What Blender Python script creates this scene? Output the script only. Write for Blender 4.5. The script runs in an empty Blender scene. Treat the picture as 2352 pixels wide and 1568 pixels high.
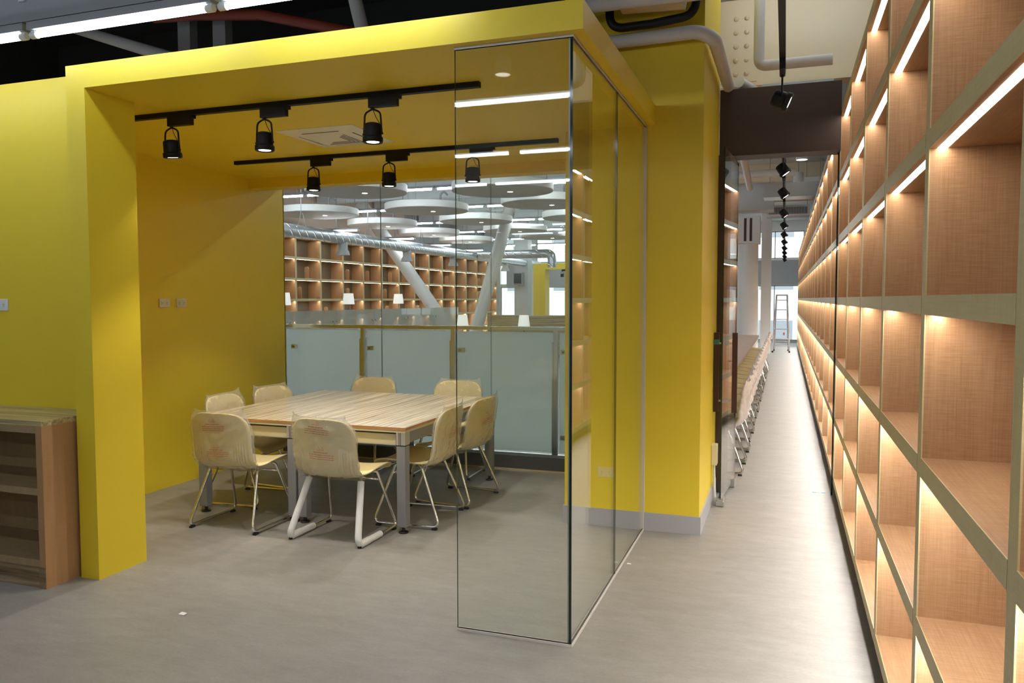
import bpy, math, random
from mathutils import Vector, Matrix, noise
random.seed(7)
PI = math.pi
S = bpy.context.scene
COL = S.collection

# ------------------------------------------------------------------ camera
H = 1.62
def make_camera():
    yaw, pit, rol = .336925, .0547, -.00121559
    d = Vector((-math.sin(yaw)*math.cos(pit), math.cos(yaw)*math.cos(pit), -math.sin(pit)))
    r = Vector((math.cos(yaw), math.sin(yaw), 0)); u = r.cross(d)
    r2 = r*math.cos(rol)+u*math.sin(rol); u2 = -r*math.sin(rol)+u*math.cos(rol)
    cam = bpy.data.cameras.new('camera'); co = bpy.data.objects.new('camera', cam); COL.objects.link(co)
    m = Matrix((r2, u2, -d)).transposed().to_4x4(); m.translation = Vector((0, 0, H)); co.matrix_world = m
    cam.sensor_fit = 'HORIZONTAL'; cam.sensor_width = 36; cam.lens = 1789.86*36/2352; cam.clip_start = .02; cam.clip_end = 200
    S.camera = co
make_camera()

# ------------------------------------------------------------------ world, exposure
S.view_settings.view_transform = 'Standard'; S.view_settings.look = 'None'
S.view_settings.gamma = 1; S.view_settings.use_curve_mapping = False; S.view_settings.exposure = 0.0
W = bpy.data.worlds.new('world'); S.world = W; W.use_nodes = True
W.node_tree.nodes['Background'].inputs[0].default_value = (.86, .93, 1, 1)
W.node_tree.nodes['Background'].inputs[1].default_value = 3.0
cy = S.cycles
cy.use_denoising = True; cy.max_bounces = 9; cy.diffuse_bounces = 5; cy.glossy_bounces = 5
cy.transmission_bounces = 4; cy.transparent_max_bounces = 40; cy.sample_clamp_indirect = 6
cy.caustics_reflective = False; cy.caustics_refractive = False

# light levels
TUBE = 25.0; LED = 24.0; SPOT = 17.0; HALLTUBE = 50.0

# ------------------------------------------------------------------ materials
def nodes(name):
    m = bpy.data.materials.new(name); m.use_nodes = True
    nt = m.node_tree; b = nt.nodes['Principled BSDF']; return m, nt, b
def N(nt, t, **kw):
    n = nt.nodes.new(t)
    for k, v in kw.items(): setattr(n, k, v)
    return n
def plain(name, c, rough=.5, metal=0, spec=.5, bump=0, bscale=60, var=0):
    m, nt, b = nodes(name)
    b.inputs['Base Color'].default_value = (*c, 1); b.inputs['Roughness'].default_value = rough
    b.inputs['Metallic'].default_value = metal; b.inputs['Specular IOR Level'].default_value = spec
    tc = N(nt, 'ShaderNodeTexCoord'); nz = N(nt, 'ShaderNodeTexNoise'); nz.inputs['Scale'].default_value = bscale; nz.inputs['Detail'].default_value = 3
    nt.links.new(tc.outputs['Object'], nz.inputs['Vector'])
    if bump:
        bp = N(nt, 'ShaderNodeBump'); bp.inputs['Strength'].default_value = bump; bp.inputs['Distance'].default_value = .002
        nt.links.new(nz.outputs['Fac'], bp.inputs['Height']); nt.links.new(bp.outputs['Normal'], b.inputs['Normal'])
    if var:
        n2 = N(nt, 'ShaderNodeTexNoise'); n2.inputs['Scale'].default_value = 3
        nt.links.new(tc.outputs['Object'], n2.inputs['Vector'])
        mx = N(nt, 'ShaderNodeMixRGB'); mx.inputs[1].default_value = (*[x*(1-var) for x in c], 1); mx.inputs[2].default_value = (*[min(1, x*(1+var)) for x in c], 1)
        nt.links.new(n2.outputs['Fac'], mx.inputs[0]); nt.links.new(mx.outputs[0], b.inputs['Base Color'])
    return m
def emit(name, c, s, front_only=False):
    m, nt, b = nodes(name)
    b.inputs['Base Color'].default_value = (*c, 1); b.inputs['Emission Color'].default_value = (*c, 1); b.inputs['Emission Strength'].default_value = s
    return m
def wood(name, c1, c2, c3, axis='z', rough=.45, weave=.35, seed=0.0):
    """oak melamine: long grain along one axis, cathedral rings and a fine sawn cross texture"""
    m, nt, b = nodes(name); L = nt.links.new
    tc = N(nt, 'ShaderNodeTexCoord'); oi = N(nt, 'ShaderNodeObjectInfo')
    add = N(nt, 'ShaderNodeVectorMath', operation='ADD'); L(tc.outputs['Object'], add.inputs[0])
    sc = N(nt, 'ShaderNodeVectorMath', operation='SCALE'); L(oi.outputs['Location'], sc.inputs[0]); sc.inputs['Scale'].default_value = 1.37
    L(sc.outputs[0], add.inputs[1])
    mp = N(nt, 'ShaderNodeMapping'); L(add.outputs[0], mp.inputs['Vector'])
    k = {'x': (.9, 9, 9), 'y': (9, .9, 9), 'z': (9, 9, .9)}[axis]
    mp.inputs['Scale'].default_value = k; mp.inputs['Location'].default_value = (seed, seed*1.7, seed*.6)
    n1 = N(nt, 'ShaderNodeTexNoise'); n1.inputs['Scale'].default_value = 1; n1.inputs['Detail'].default_value = 4; n1.inputs['Distortion'].default_value = .6
    L(mp.outputs[0], n1.inputs['Vector'])
    mul = N(nt, 'ShaderNodeMath', operation='MULTIPLY'); L(n1.outputs['Fac'], mul.inputs[0]); mul.inputs[1].default_value = 26
    sn = N(nt, 'ShaderNodeMath', operation='SINE'); L(mul.outputs[0], sn.inputs[0])
    mr = N(nt, 'ShaderNodeMapRange'); L(sn.outputs[0], mr.inputs[0]); mr.inputs[1].default_value = -1; mr.inputs[2].default_value = 1
    mp2 = N(nt, 'ShaderNodeMapping'); L(add.outputs[0], mp2.inputs['Vector'])
    mp2.inputs['Scale'].default_value = {'x': (6, 260, 260), 'y': (260, 6, 260), 'z': (260, 260, 6)}[axis]
    n2 = N(nt, 'ShaderNodeTexNoise'); n2.inputs['Scale'].default_value = 1; n2.inputs['Detail'].default_value = 2; L(mp2.outputs[0], n2.inputs['Vector'])
    mp3 = N(nt, 'ShaderNodeMapping'); L(add.outputs[0], mp3.inputs['Vector'])
    mp3.inputs['Scale'].default_value = {'x': (240, 14, 14), 'y': (14, 240, 14), 'z': (14, 14, 240)}[axis]
    n3 = N(nt, 'ShaderNodeTexNoise'); n3.inputs['Scale'].default_value = 1; n3.inputs['Detail'].default_value = 2; L(mp3.outputs[0], n3.inputs['Vector'])
    a = N(nt, 'ShaderNodeMixRGB'); L(mr.outputs[0], a.inputs[0]); a.inputs[1].default_value = (*c1, 1); a.inputs[2].default_value = (*c2, 1)
    soft = N(nt, 'ShaderNodeMixRGB'); soft.inputs[0].default_value = .55; L(a.outputs[0], soft.inputs[1])
    n4 = N(nt, 'ShaderNodeTexNoise'); n4.inputs['Scale'].default_value = .6; L(mp.outputs[0], n4.inputs['Vector'])
    bb = N(nt, 'ShaderNodeMixRGB'); L(n4.outputs['Fac'], bb.inputs[0]); bb.inputs[1].default_value = (*c2, 1); bb.inputs[2].default_value = (*c1, 1)
    L(bb.outputs[0], soft.inputs[2])
    c = N(nt, 'ShaderNodeMixRGB'); c.blend_type = 'MIX'; L(soft.outputs[0], c.inputs[1]); c.inputs[2].default_value = (*c3, 1)
    mm = N(nt, 'ShaderNodeMath', operation='MULTIPLY'); mm.inputs[1].default_value = weave
    av = N(nt, 'ShaderNodeMath', operation='MULTIPLY'); L(n2.outputs['Fac'], av.inputs[0]); L(n3.outputs['Fac'], av.inputs[1])
    mr2 = N(nt, 'ShaderNodeMapRange'); L(av.outputs[0], mr2.inputs[0]); mr2.inputs[1].default_value = .15; mr2.inputs[2].default_value = .38
    L(mr2.outputs[0], mm.inputs[0]); L(mm.outputs[0], c.inputs[0])
    L(c.outputs[0], b.inputs['Base Color']); b.inputs['Roughness'].default_value = rough; b.inputs['Specular IOR Level'].default_value = .35
    bp = N(nt, 'ShaderNodeBump'); bp.inputs['Strength'].default_value = .15; bp.inputs['Distance'].default_value = .001
    L(n2.outputs['Fac'], bp.inputs['Height']); L(bp.outputs['Normal'], b.inputs['Normal'])
    return m
def stripes(name, cols, axis='y', freq=22, rough=.3):
    """bonded strip wood: thin long laminations of several tones, along one axis"""
    m, nt, b = nodes(name); L = nt.links.new
    tc = N(nt, 'ShaderNodeTexCoord'); mp = N(nt, 'ShaderNodeMapping'); L(tc.outputs['Object'], mp.inputs['Vector'])
    k = {'x': (.55, freq, freq), 'y': (freq, .55, freq)}[axis]; mp.inputs['Scale'].default_value = k
    n1 = N(nt, 'ShaderNodeTexNoise'); n1.inputs['Scale'].default_value = 1.6; n1.inputs['Detail'].default_value = 6; n1.inputs['Roughness'].default_value = .7
    L(mp.outputs[0], n1.inputs['Vector'])
    cr = N(nt, 'ShaderNodeValToRGB'); L(n1.outputs['Fac'], cr.inputs[0])
    e = cr.color_ramp.elements; e[0].position = .36; e[0].color = (*cols[0], 1); e[1].position = .66; e[1].color = (*cols[-1], 1)
    for i, c in enumerate(cols[1:-1]):
        q = e.new(.36+.3*(i+1)/(len(cols)-1)); q.color = (*c, 1)
    L(cr.outputs[0], b.inputs['Base Color']); b.inputs['Roughness'].default_value = rough; b.inputs['Specular IOR Level'].default_value = .5
    return m
def glass(name, tint=(.93, .97, .95), base=.045, extra=None):
    """clear flat glass: straight transmission plus angle dependent mirror reflection"""
    m, nt, b = nodes(name); L = nt.links.new; nt.nodes.remove(b); out = nt.nodes['Material Output']
    lw = N(nt, 'ShaderNodeLayerWeight'); lw.inputs['Blend'].default_value = .5
    p = N(nt, 'ShaderNodeMath', operation='POWER'); L(lw.outputs['Facing'], p.inputs[0]); p.inputs[1].default_value = 5
    ma = N(nt, 'ShaderNodeMath', operation='MULTIPLY_ADD'); L(p.outputs[0], ma.inputs[0]); ma.inputs[1].default_value = .9; ma.inputs[2].default_value = base
    t = N(nt, 'ShaderNodeBsdfTransparent'); t.inputs[0].default_value = (*tint, 1)
    g = N(nt, 'ShaderNodeBsdfGlossy'); g.inputs['Roughness'].default_value = .0; g.inputs[0].default_value = (1, 1, 1, 1)
    mx = N(nt, 'ShaderNodeMixShader'); L(ma.outputs[0], mx.inputs[0]); L(t.outputs[0], mx.inputs[1]); L(g.outputs[0], mx.inputs[2])
    res = mx
    if extra:   # frosted film: a share of diffuse + translucent
        d = N(nt, 'ShaderNodeBsdfDiffuse'); d.inputs[0].default_value = (*extra[1], 1)
        tr = N(nt, 'ShaderNodeBsdfTranslucent'); tr.inputs[0].default_value = (*extra[1], 1)
        m2 = N(nt, 'ShaderNodeMixShader'); m2.inputs[0].default_value = extra[2]; L(d.outputs[0], m2.inputs[1]); L(tr.outputs[0], m2.inputs[2])
        m3 = N(nt, 'ShaderNodeMixShader'); m3.inputs[0].default_value = extra[0]; L(mx.outputs[0], m3.inputs[1]); L(m2.outputs[0], m3.inputs[2]); res = m3
    L(res.outputs[0], out.inputs['Surface'])
    return m
def plastic_film(name, share=.17, dc=(.85, .82, .76)):
    m, nt, b = nodes(name); L = nt.links.new; nt.nodes.remove(b); out = nt.nodes['Material Output']
    tc = N(nt, 'ShaderNodeTexCoord'); nz = N(nt, 'ShaderNodeTexNoise'); nz.inputs['Scale'].default_value = 9; nz.inputs['Detail'].default_value = 3; nz.inputs['Distortion'].default_value = 1.6
    L(tc.outputs['Object'], nz.inputs['Vector'])
    bp = N(nt, 'ShaderNodeBump'); bp.inputs['Strength'].default_value = .9; bp.inputs['Distance'].default_value = .02; L(nz.outputs['Fac'], bp.inputs['Height'])
    lw = N(nt, 'ShaderNodeLayerWeight'); lw.inputs['Blend'].default_value = .5; L(bp.outputs[0], lw.inputs['Normal'])
    p = N(nt, 'ShaderNodeMath', operation='POWER'); L(lw.outputs['Facing'], p.inputs[0]); p.inputs[1].default_value = 4
    ma = N(nt, 'ShaderNodeMath', operation='MULTIPLY_ADD'); L(p.outputs[0], ma.inputs[0]); ma.inputs[1].default_value = .7; ma.inputs[2].default_value = .10
    t = N(nt, 'ShaderNodeBsdfTransparent'); t.inputs[0].default_value = (.97, .97, .95, 1)
    g = N(nt, 'ShaderNodeBsdfGlossy'); g.inputs['Roughness'].default_value = .07; L(bp.outputs[0], g.inputs['Normal'])
    d = N(nt, 'ShaderNodeBsdfDiffuse'); d.inputs[0].default_value = (*dc, 1)
    mx = N(nt, 'ShaderNodeMixShader'); L(ma.outputs[0], mx.inputs[0]); L(t.outputs[0], mx.inputs[1]); L(g.outputs[0], mx.inputs[2])
    m2 = N(nt, 'ShaderNodeMixShader'); m2.inputs[0].default_value = share; L(mx.outputs[0], m2.inputs[1]); L(d.outputs[0], m2.inputs[2])
    L(m2.outputs[0], out.inputs['Surface'])
    return m
def floor_mat():
    m, nt, b = nodes('floor_vinyl'); L = nt.links.new
    tc = N(nt, 'ShaderNodeTexCoord')
    def nz(scale, mpv, det=4, rough=.6):
        mp = N(nt, 'ShaderNodeMapping'); mp.inputs['Scale'].default_value = mpv; L(tc.outputs['Object'], mp.inputs['Vector'])
        n = N(nt, 'ShaderNodeTexNoise'); n.inputs['Scale'].default_value = scale; n.inputs['Detail'].default_value = det; n.inputs['Roughness'].default_value = rough
        L(mp.outputs[0], n.inputs['Vector']); return n
    a = nz(1.3, (1, 2.2, 1)); c = nz(5, (1, 2.6, 1), 7, .75); s = nz(60, (1, 1.6, 1), 3)
    r1 = N(nt, 'ShaderNodeMixRGB'); L(a.outputs['Fac'], r1.inputs[0]); r1.inputs[1].default_value = (.235, .222, .205, 1); r1.inputs[2].default_value = (.315, .298, .275, 1)
    r2 = N(nt, 'ShaderNodeMixRGB', blend_type='MULTIPLY'); r2.inputs[0].default_value = 1; L(r1.outputs[0], r2.inputs[1])
    mr = N(nt, 'ShaderNodeMapRange'); L(c.outputs['Fac'], mr.inputs[0]); mr.inputs[1].default_value = .3; mr.inputs[2].default_value = .7; mr.inputs[3].default_value = .86; mr.inputs[4].default_value = 1.12
    L(mr.outputs[0], r2.inputs[2])
    r3 = N(nt, 'ShaderNodeMixRGB', blend_type='MULTIPLY'); r3.inputs[0].default_value = 1; L(r2.outputs[0], r3.inputs[1])
    ms = N(nt, 'ShaderNodeMapRange'); L(s.outputs['Fac'], ms.inputs[0]); ms.inputs[1].default_value = .3; ms.inputs[2].default_value = .7; ms.inputs[3].default_value = .93; ms.inputs[4].default_value = 1.05
    L(ms.outputs[0], r3.inputs[2]); L(r3.outputs[0], b.inputs['Base Color'])
    b.inputs['Roughness'].default_value = .42; b.inputs['Specular IOR Level'].default_value = .45
    return m
def spiral_metal():
    m, nt, b = nodes('spiral_duct_steel'); L = nt.links.new
    b.inputs['Base Color'].default_value = (.62, .66, .70, 1); b.inputs['Metallic'].default_value = .85; b.inputs['Roughness'].default_value = .3
    tc = N(nt, 'ShaderNodeTexCoord'); w = N(nt, 'ShaderNodeTexWave', wave_type='BANDS', bands_direction='DIAGONAL'); w.inputs['Scale'].default_value = 2.4
    L(tc.outputs['Object'], w.inputs['Vector']); mr = N(nt, 'ShaderNodeMapRange'); L(w.outputs['Fac'], mr.inputs[0]); mr.inputs[1].default_value = .0; mr.inputs[2].default_value = .12
    bp = N(nt, 'ShaderNodeBump'); bp.inputs['Strength'].default_value = .8; bp.inputs['Distance'].default_value = .01; L(mr.outputs[0], bp.inputs['Height']); L(bp.outputs[0], b.inputs['Normal'])
    return m

YEL = plain('yellow_wall_paint', (.80, .605, .035), .45, spec=.42, bump=.05, bscale=180)
FLOOR = floor_mat()
WOODV = wood('oak_panel_upright', (.46, .265, .135), (.36, .19, .09), (.58, .38, .23), 'z', weave=.42)
WOODH = wood('oak_panel_shelf', (.46, .265, .135), (.36, .19, .09), (.58, .38, .23), 'y', weave=.42)
EDGEV = wood('oak_edge_upright', (.60, .50, .27), (.53, .43, .22), (.66, .57, .36), 'z', weave=.5)  # olive edge tone has yellow light bounced off the room put into it
EDGEH = wood('oak_edge_shelf', (.60, .50, .27), (.53, .43, .22), (.66, .57, .36), 'y', weave=.5)
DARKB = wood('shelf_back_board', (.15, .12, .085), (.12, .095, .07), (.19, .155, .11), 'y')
LEDM = [emit('led_strip_glow', c, LED*k) for c, k in (((1, .88, .73), 1), ((1, .88, .73), 1), ((1, .88, .73), 1), ((1, .91, .80), 1.6), ((1, .96, .90), 2.9), ((1, .97, .93), 3.7))]   # the lower strips are driven brighter
TUBEM = emit('fluorescent_tube_glow', (.82, .92, 1), TUBE)
HTUBEM = emit('hall_tube_glow', (.88, .94, 1), HALLTUBE)
LENS = emit('spotlight_lens_glow', (1, .95, .86), 8)
BLACK = plain('black_metal', (.008, .008, .008), .5, spec=.25)
BLACKC = plain('black_ceiling_paint', (.014, .014, .016), .8)
DKBROWN = plain('dark_brown_panel', (.045, .026, .020), .55, bump=.05)
DKWOOD = plain('dark_brown_handle_wood', (.05, .015, .008), .5)
WHITE = plain('white_paint', (.78, .78, .76), .55)
WHITEP = plain('white_pipe_wrap', (.62, .60, .60), .6, bump=.5, bscale=25)
GREYM = plain('grey_painted_steel', (.30, .31, .33), .5)
GREYL = plain('light_grey_paint', (.52, .54, .55), .6)
CREAM = plain('cream_steel_paint', (.76, .64, .45), .45)
PINKW = plain('warm_beige_wall', (.60, .45, .36), .6)
STEEL = plain('brushed_steel', (.60, .60, .58), .28, metal=1)
CHROME = plain('chrome', (.80, .80, .78), .12, metal=1)
LEGM = plain('grey_table_leg_paint', (.23, .23, .24), .4)
ALU = plain('aluminium', (.48, .48, .49), .4, metal=.7)
CREAMB = plain('cream_apron_panel', (.55, .49, .30), .5)
SHELL = plain('cream_chair_shell', (.80, .67, .36), .38, spec=.5, var=.08)
FOAM = plain('white_foam', (.80, .80, .80), .7, bump=.2, bscale=120)
FILM = plastic_film('clear_plastic_film')
FILMW = plastic_film('cloudy_plastic_film', .62, (.88, .80, .77))
RED = plain('red_print', (.50, .10, .07), .6)
RUBBER = plain('black_rubber', (.012, .012, .014), .5)
GLASS = glass('clear_glass', (.962, .978, .955), .035)
GLASS2 = glass('window_glass', (.95, .98, .965), .022)
FROST = glass('frosted_glass', (.9, .95, .93), .05, (.9, (.86, .93, .94), .72))
FROST2 = glass('painted_reflection_glass', (.9, .95, .93), .12, (.45, (.66, .74, .72), .5))  # diffuse share puts the bright windows' reflection into the glass colour
GEDGE = plain('dark_green_glass_edge', (.008, .022, .018), .1)
GEDGE2 = plain('pale_glass_edge', (.20, .25, .22), .3)
SEAL = plain('white_silicone_channel', (.60, .58, .54), .5)
BASEB = plain('grey_baseboard', (.40, .40, .42), .5)
TABTOP = stripes('strip_wood_tabletop', [(.20, .155, .115), (.42, .34, .24), (.54, .45, .30), (.72, .64, .46)], 'y', 32, .22)
PLINTHM = stripes('brown_strip_wood_plinth', [(.10, .06, .03), (.22, .14, .07), (.30, .20, .11), (.42, .32, .20)], 'x', 16, .4)
CABTOP = stripes('strip_wood_cabinet_top', [(.24, .18, .10), (.42, .33, .16), (.55, .45, .22), (.66, .58, .34)], 'x', 24, .35)
TABEDGE = wood('orange_wood_edge', (.48, .24, .08), (.34, .14, .05), (.52, .28, .10), 'x')
COUNT = wood('greyish_counter_wood', (.44, .33, .26), (.37, .27, .22), (.50, .40, .33), 'y')
CABW = wood('cabinet_oak', (.38, .26, .14), (.32, .21, .11), (.44, .31, .18), 'z')
CABS = wood('cabinet_side_oak', (.46, .26, .12), (.41, .225, .10), (.52, .32, .17), 'z')
SHADE = None
def shade_mat():
    m, nt, b = nodes('lamp_shade_fabric')
    b.inputs['Base Color'].default_value = (.88, .86, .80, 1); b.inputs['Roughness'].default_value = .8
    b.inputs['Emission Color'].default_value = (1, .96, .9, 1); b.inputs['Emission Strength'].default_value = .55
    return m
SHADE = shade_mat()
SPIRAL = spiral_metal()
REDP = plain('red_brown_pipe', (.28, .045, .025), .5)
IVORY = plain('ivory_outlet_plastic', (.70, .66, .50), .4)
SLOT = plain('dark_slot', (.02, .02, .02), .6)
TEAL = plain('teal_tape', (.05, .22, .20), .5)
BLUE = plain('blue_tape', (.25, .55, .68), .5)
DGREY = plain('dark_grey_sill', (.055, .056, .058), .5)
SLOTB = plain('brown_slot', (.06, .045, .03), .6)
VENTM = plain('vent_off_white', (.86, .82, .70), .3)
BLIND = plain('grey_roller_blind', (.50, .52, .54), .8)

# ------------------------------------------------------------------ mesh helpers
class MB:
    def __init__(s): s.v = []; s.f = []; s.m = []; s.mats = []
    def mi(s, mat):
        if mat not in s.mats: s.mats.append(mat)
        return s.mats.index(mat)
    def quadbox(s, c, mat, edge=None, edge_faces=()):
        b = len(s.v); s.v += [tuple(p) for p in c]
        fs = [(0, 3, 2, 1), (4, 5, 6, 7), (0, 1, 5, 4), (1, 2, 6, 5), (2, 3, 7, 6), (3, 0, 4, 7)]  # bottom top y0 x1 y1 x0
        for i, f in enumerate(fs):
            s.f.append(tuple(b+k for k in f)); s.m.append(s.mi(edge) if (edge and i in edge_faces) else s.mi(mat))
        return s
    def box(s, x0, x1, y0, y1, z0, z1, mat, edge=None, edge_faces=()):
        return s.quadbox([(x0, y0, z0), (x1, y0, z0), (x1, y1, z0), (x0, y1, z0), (x0, y0, z1), (x1, y0, z1), (x1, y1, z1), (x0, y1, z1)], mat, edge, edge_faces)
    def tube(s, pts, r, mat, n=10, cap=True, smooth=True):
        pts = [Vector(p) for p in pts]; b = len(s.v); k = s.mi(mat); up = None; rs = r if isinstance(r, (list, tuple)) else [r]*len(pts)
        for i, p in enumerate(pts):
            t = (pts[min(i+1, len(pts)-1)]-pts[max(i-1, 0)]).normalized()
            if up is None:
                up = t.cross(Vector((0, 0, 1)));
                if up.length < .01: up = t.cross(Vector((1, 0, 0)))
                up.normalize()
            up = (up-t*up.dot(t)).normalized(); w = t.cross(up)
            for j in range(n):
                a = 2*PI*j/n; s.v.append(tuple(p+(up*math.cos(a)+w*math.sin(a))*rs[i]))
        for i in range(len(pts)-1):
            for j in range(n):
                j2 = (j+1) % n; s.f.append((b+i*n+j, b+i*n+j2, b+(i+1)*n+j2, b+(i+1)*n+j)); s.m.append(k)
        if cap:
            s.f.append(tuple(b+j for j in range(n))[::-1]); s.m.append(k)
            e = b+(len(pts)-1)*n; s.f.append(tuple(e+j for j in range(n))); s.m.append(k)
        return s
    def lathe(s, prof, mat, n=24, c=(0, 0, 0), M=None):
        b = len(s.v); k = s.mi(mat)
        for (r, z) in prof:
            for j in range(n):
                a = 2*PI*j/n; p = Vector((r*math.cos(a), r*math.sin(a), z))
                if M is not None: p = M @ p
                s.v.append((p.x+c[0], p.y+c[1], p.z+c[2]))
        for i in range(len(prof)-1):
            for j in range(n):
                j2 = (j+1) % n; s.f.append((b+i*n+j, b+i*n+j2, b+(i+1)*n+j2, b+(i+1)*n+j)); s.m.append(k)
        for i, rev in ((0, True), (len(prof)-1, False)):
            if prof[i][0] > 1e-5:
                q = tuple(b+i*n+j for j in range(n)); s.f.append(q[::-1] if rev else q); s.m.append(k)
        return s
    def poly(s, pts, mat):
        b = len(s.v); s.v += [tuple(p) for p in pts]; s.f.append(tuple(range(b, b+len(pts)))); s.m.append(s.mi(mat)); return s
    def mesh(s, name, smooth=False):
        me = bpy.data.meshes.new(name); me.from_pydata(s.v, [], s.f)
        for m in s.mats: me.materials.append(m)
        me.polygons.foreach_set('material_index', s.m)
        if smooth: me.polygons.foreach_set('use_smooth', [True]*len(s.f))
        me.update()
        return me
    def build(s, name, parent=None, loc=(0, 0, 0), rot=(0, 0, 0), smooth=False, bevel=0, auto=False):
        o = bpy.data.objects.new(name, s.mesh(name, smooth or auto)); COL.objects.link(o); o.location = loc; o.rotation_euler = rot
        if parent: o.parent = parent
        if auto:
            o.data.set_sharp_from_angle(angle=math.radians(40))
        if bevel:
            md = o.modifiers.new('bevel', 'BEVEL'); md.width = bevel; md.segments = 2; md.limit_method = 'ANGLE'
        return o
def fillet(pts, r, n=6):
    pts = [Vector(p) for p in pts]; out = [pts[0]]
    for i in range(1, len(pts)-1):
        a, b, c = pts[i-1], pts[i], pts[i+1]; u = (a-b).normalized(); w = (c-b).normalized()
        ang = u.angle(w); t = min(r/math.tan(ang/2), (a-b).length*.45, (c-b).length*.45)
        p0, p1 = b+u*t, b+w*t
        for k in range(n+1):
            q = k/n; out.append(p0*(1-q)**2+b*2*q*(1-q)+p1*q*q)
    out.append(pts[-1]); return out
def tag(o, label=None, cat=None, group=None, kind=None):
    if label: o['label'] = label
    if cat: o['category'] = cat
    if group: o['group'] = group
    if kind: o['kind'] = kind
    return o
def thing(name, label, cat, loc=(0, 0, 0), rz=0, group=None, kind=None):
    o = bpy.data.objects.new(name, None); o.empty_display_size = .1; COL.objects.link(o); o.location = loc; o.rotation_euler = (0, 0, rz)
    return tag(o, label, cat, group, kind)
def struct(name, mb, label=None, **k):
    return tag(mb.build(name, **k), label, None, None, 'structure')
def dup(root, loc, rz, label, group=None):
    r = root.copy(); COL.objects.link(r); r.location = loc; r.rotation_euler = (0, 0, rz); r['label'] = label
    if group: r['group'] = group
    for ch in list(root.children):
        c = ch.copy(); COL.objects.link(c); c.parent = r
        for g in list(ch.children):
            e = g.copy(); COL.objects.link(e); e.parent = c
    return r
ORD = ['first', 'second', 'third', 'fourth', 'fifth', 'sixth', 'seventh', 'eighth', 'ninth', 'tenth', 'eleventh', 'twelfth', 'thirteenth', 'fourteenth', 'fifteenth',
       'sixteenth', 'seventeenth', 'eighteenth', 'nineteenth', 'twentieth', 'twenty-first', 'twenty-second', 'twenty-third', 'twenty-fourth', 'twenty-fifth', 'twenty-sixth', 'twenty-seventh', 'twenty-eighth']

# ------------------------------------------------------------------ dimensions
XS = .395                 # front plane of corridor shelves
GY = 3.445; GX = -.92; GXL = -1.49   # glass corner
CEIL = 2.80; WY = 7.0; LX = -5.0
CXL, CXR, CY0, CY1 = -1.488, -.534, 5.40, 6.65
YEND = 30.35; XBOOK = -10.9; ZH = 4.45

# ------------------------------------------------------------------ structure
struct('floor', MB().box(-11.6, 1.0, -4, YEND+.2, -.12, 0, FLOOR), 'grey mottled concrete-look vinyl floor running under the room and corridor')
# meeting room shell (yellow)
struct('wall_exterior', MB().box(-8.2, -3.85, 3.62, 3.74, 0, 2.96, YEL), 'yellow wall left of the room opening behind the low bookcase')
pier = MB().box(-3.85, -3.715, 3.385, 3.74, 0, CEIL, YEL)
struct('trim_pier', pier, 'yellow painted pier at the left side of the room opening')
fas = MB()
fas.box(-3.85, -.855, 3.385, 3.50, CEIL, 2.93, YEL)         # front band
fas.box(-.965, -.855, 3.50, 5.40, CEIL, 2.93, YEL)          # side band
struct('trim_fascia', fas, 'yellow projecting fascia band above the glass corner and opening')
struct('ceiling_room', MB().box(-3.85, -.965, 3.50, 3.74, CEIL, 2.90, YEL).box(LX-.1, -.965, 3.74, 7.01, CEIL, 2.90, YEL), 'yellow ceiling inside the meeting room')
struct('wall_left', MB().box(LX-.12, LX, 3.74, 7.01, 0, CEIL, YEL), 'yellow left wall inside the meeting room with two outlets')
hd = MB(); hd.box(LX, CXL, 6.45, 6.62, 2.705, CEIL, YEL)
struct('trim_header', hd, 'dark yellow drop beam over the interior window')
col = MB().box(CXL, CXR, CY0, CY1, 0, 4.4, YEL)
struct('wall_column', col, 'broad yellow column wall between the glass room and the corridor door')
struct('wall_window_side', MB().box(CXL, -1.3, CY1, 7.1, 0, CEIL, YEL))
bb = MB(); bb.box(CXL-.012, CXR+.012, CY0-.012, CY0, 0, .125, BASEB); bb.box(CXR, CXR+.012, CY0, CY1, 0, .125, BASEB); bb.box(CXL-.012, CXL, CY0, 7.0, 0, .125, BASEB)
struct('baseboard_column', bb, 'grey baseboard around the foot of the yellow column')
sill = MB(); sill.box(LX, CXL-.012, 6.93, 7.06, 0, .135, DGREY); sill.box(LX, CXL-.012, 6.92, 6.935, 0, .012, CABTOP)
struct('trim_sill', sill, 'dark grey low curb under the interior window')
# front hall: surrounding walls and black ceiling
struct('wall_back', MB().box(-8.3, 1.0, -4.1, -4, 0, 4.6, WHITE))
struct('wall_side', MB().box(-8.3, -8.2, -4, 3.74, 0, 4.6, GREYL))
struct('wall_right', MB().box(.78, .9, -4, YEND, 0, ZH+.15, GREYL), 'wall behind the corridor shelving')
struct('ceiling', MB().box(-8.3, .9, -4, 7.3, 4.6, 4.7, BLACKC), 'black painted open ceiling above the yellow room')
struct('wall_void', MB().box(-8.3, CXL, 7.12, 7.2, 2.93, 4.6, BLACKC).box(-8.3, -8.2, 3.74, 7.2, 2.0, 4.6, BLACKC), 'black wall above and behind the yellow room')
struct('wall_left_void', MB().box(-11.6, LX-.24, 7.12, 7.2, 0, 2.93, GREYL))
# hall shell
struct('ceiling_hall', MB().box(-11.6, .9, 7.2, YEND+.1, ZH, ZH+.15, GREYL), 'pale grey slab ceiling of the big reading hall')
struct('wall_book', MB().box(-11.5, -11.3, 7.2, YEND, 0, 3.15, GREYL).box(-11.5, -11.26, 7.2, 22, 3.15, ZH, PINKW).box(-11.5, -11.26, 22, YEND, 3.15, ZH, GREYM), 'wall behind and above the far bookshelves')
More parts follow.
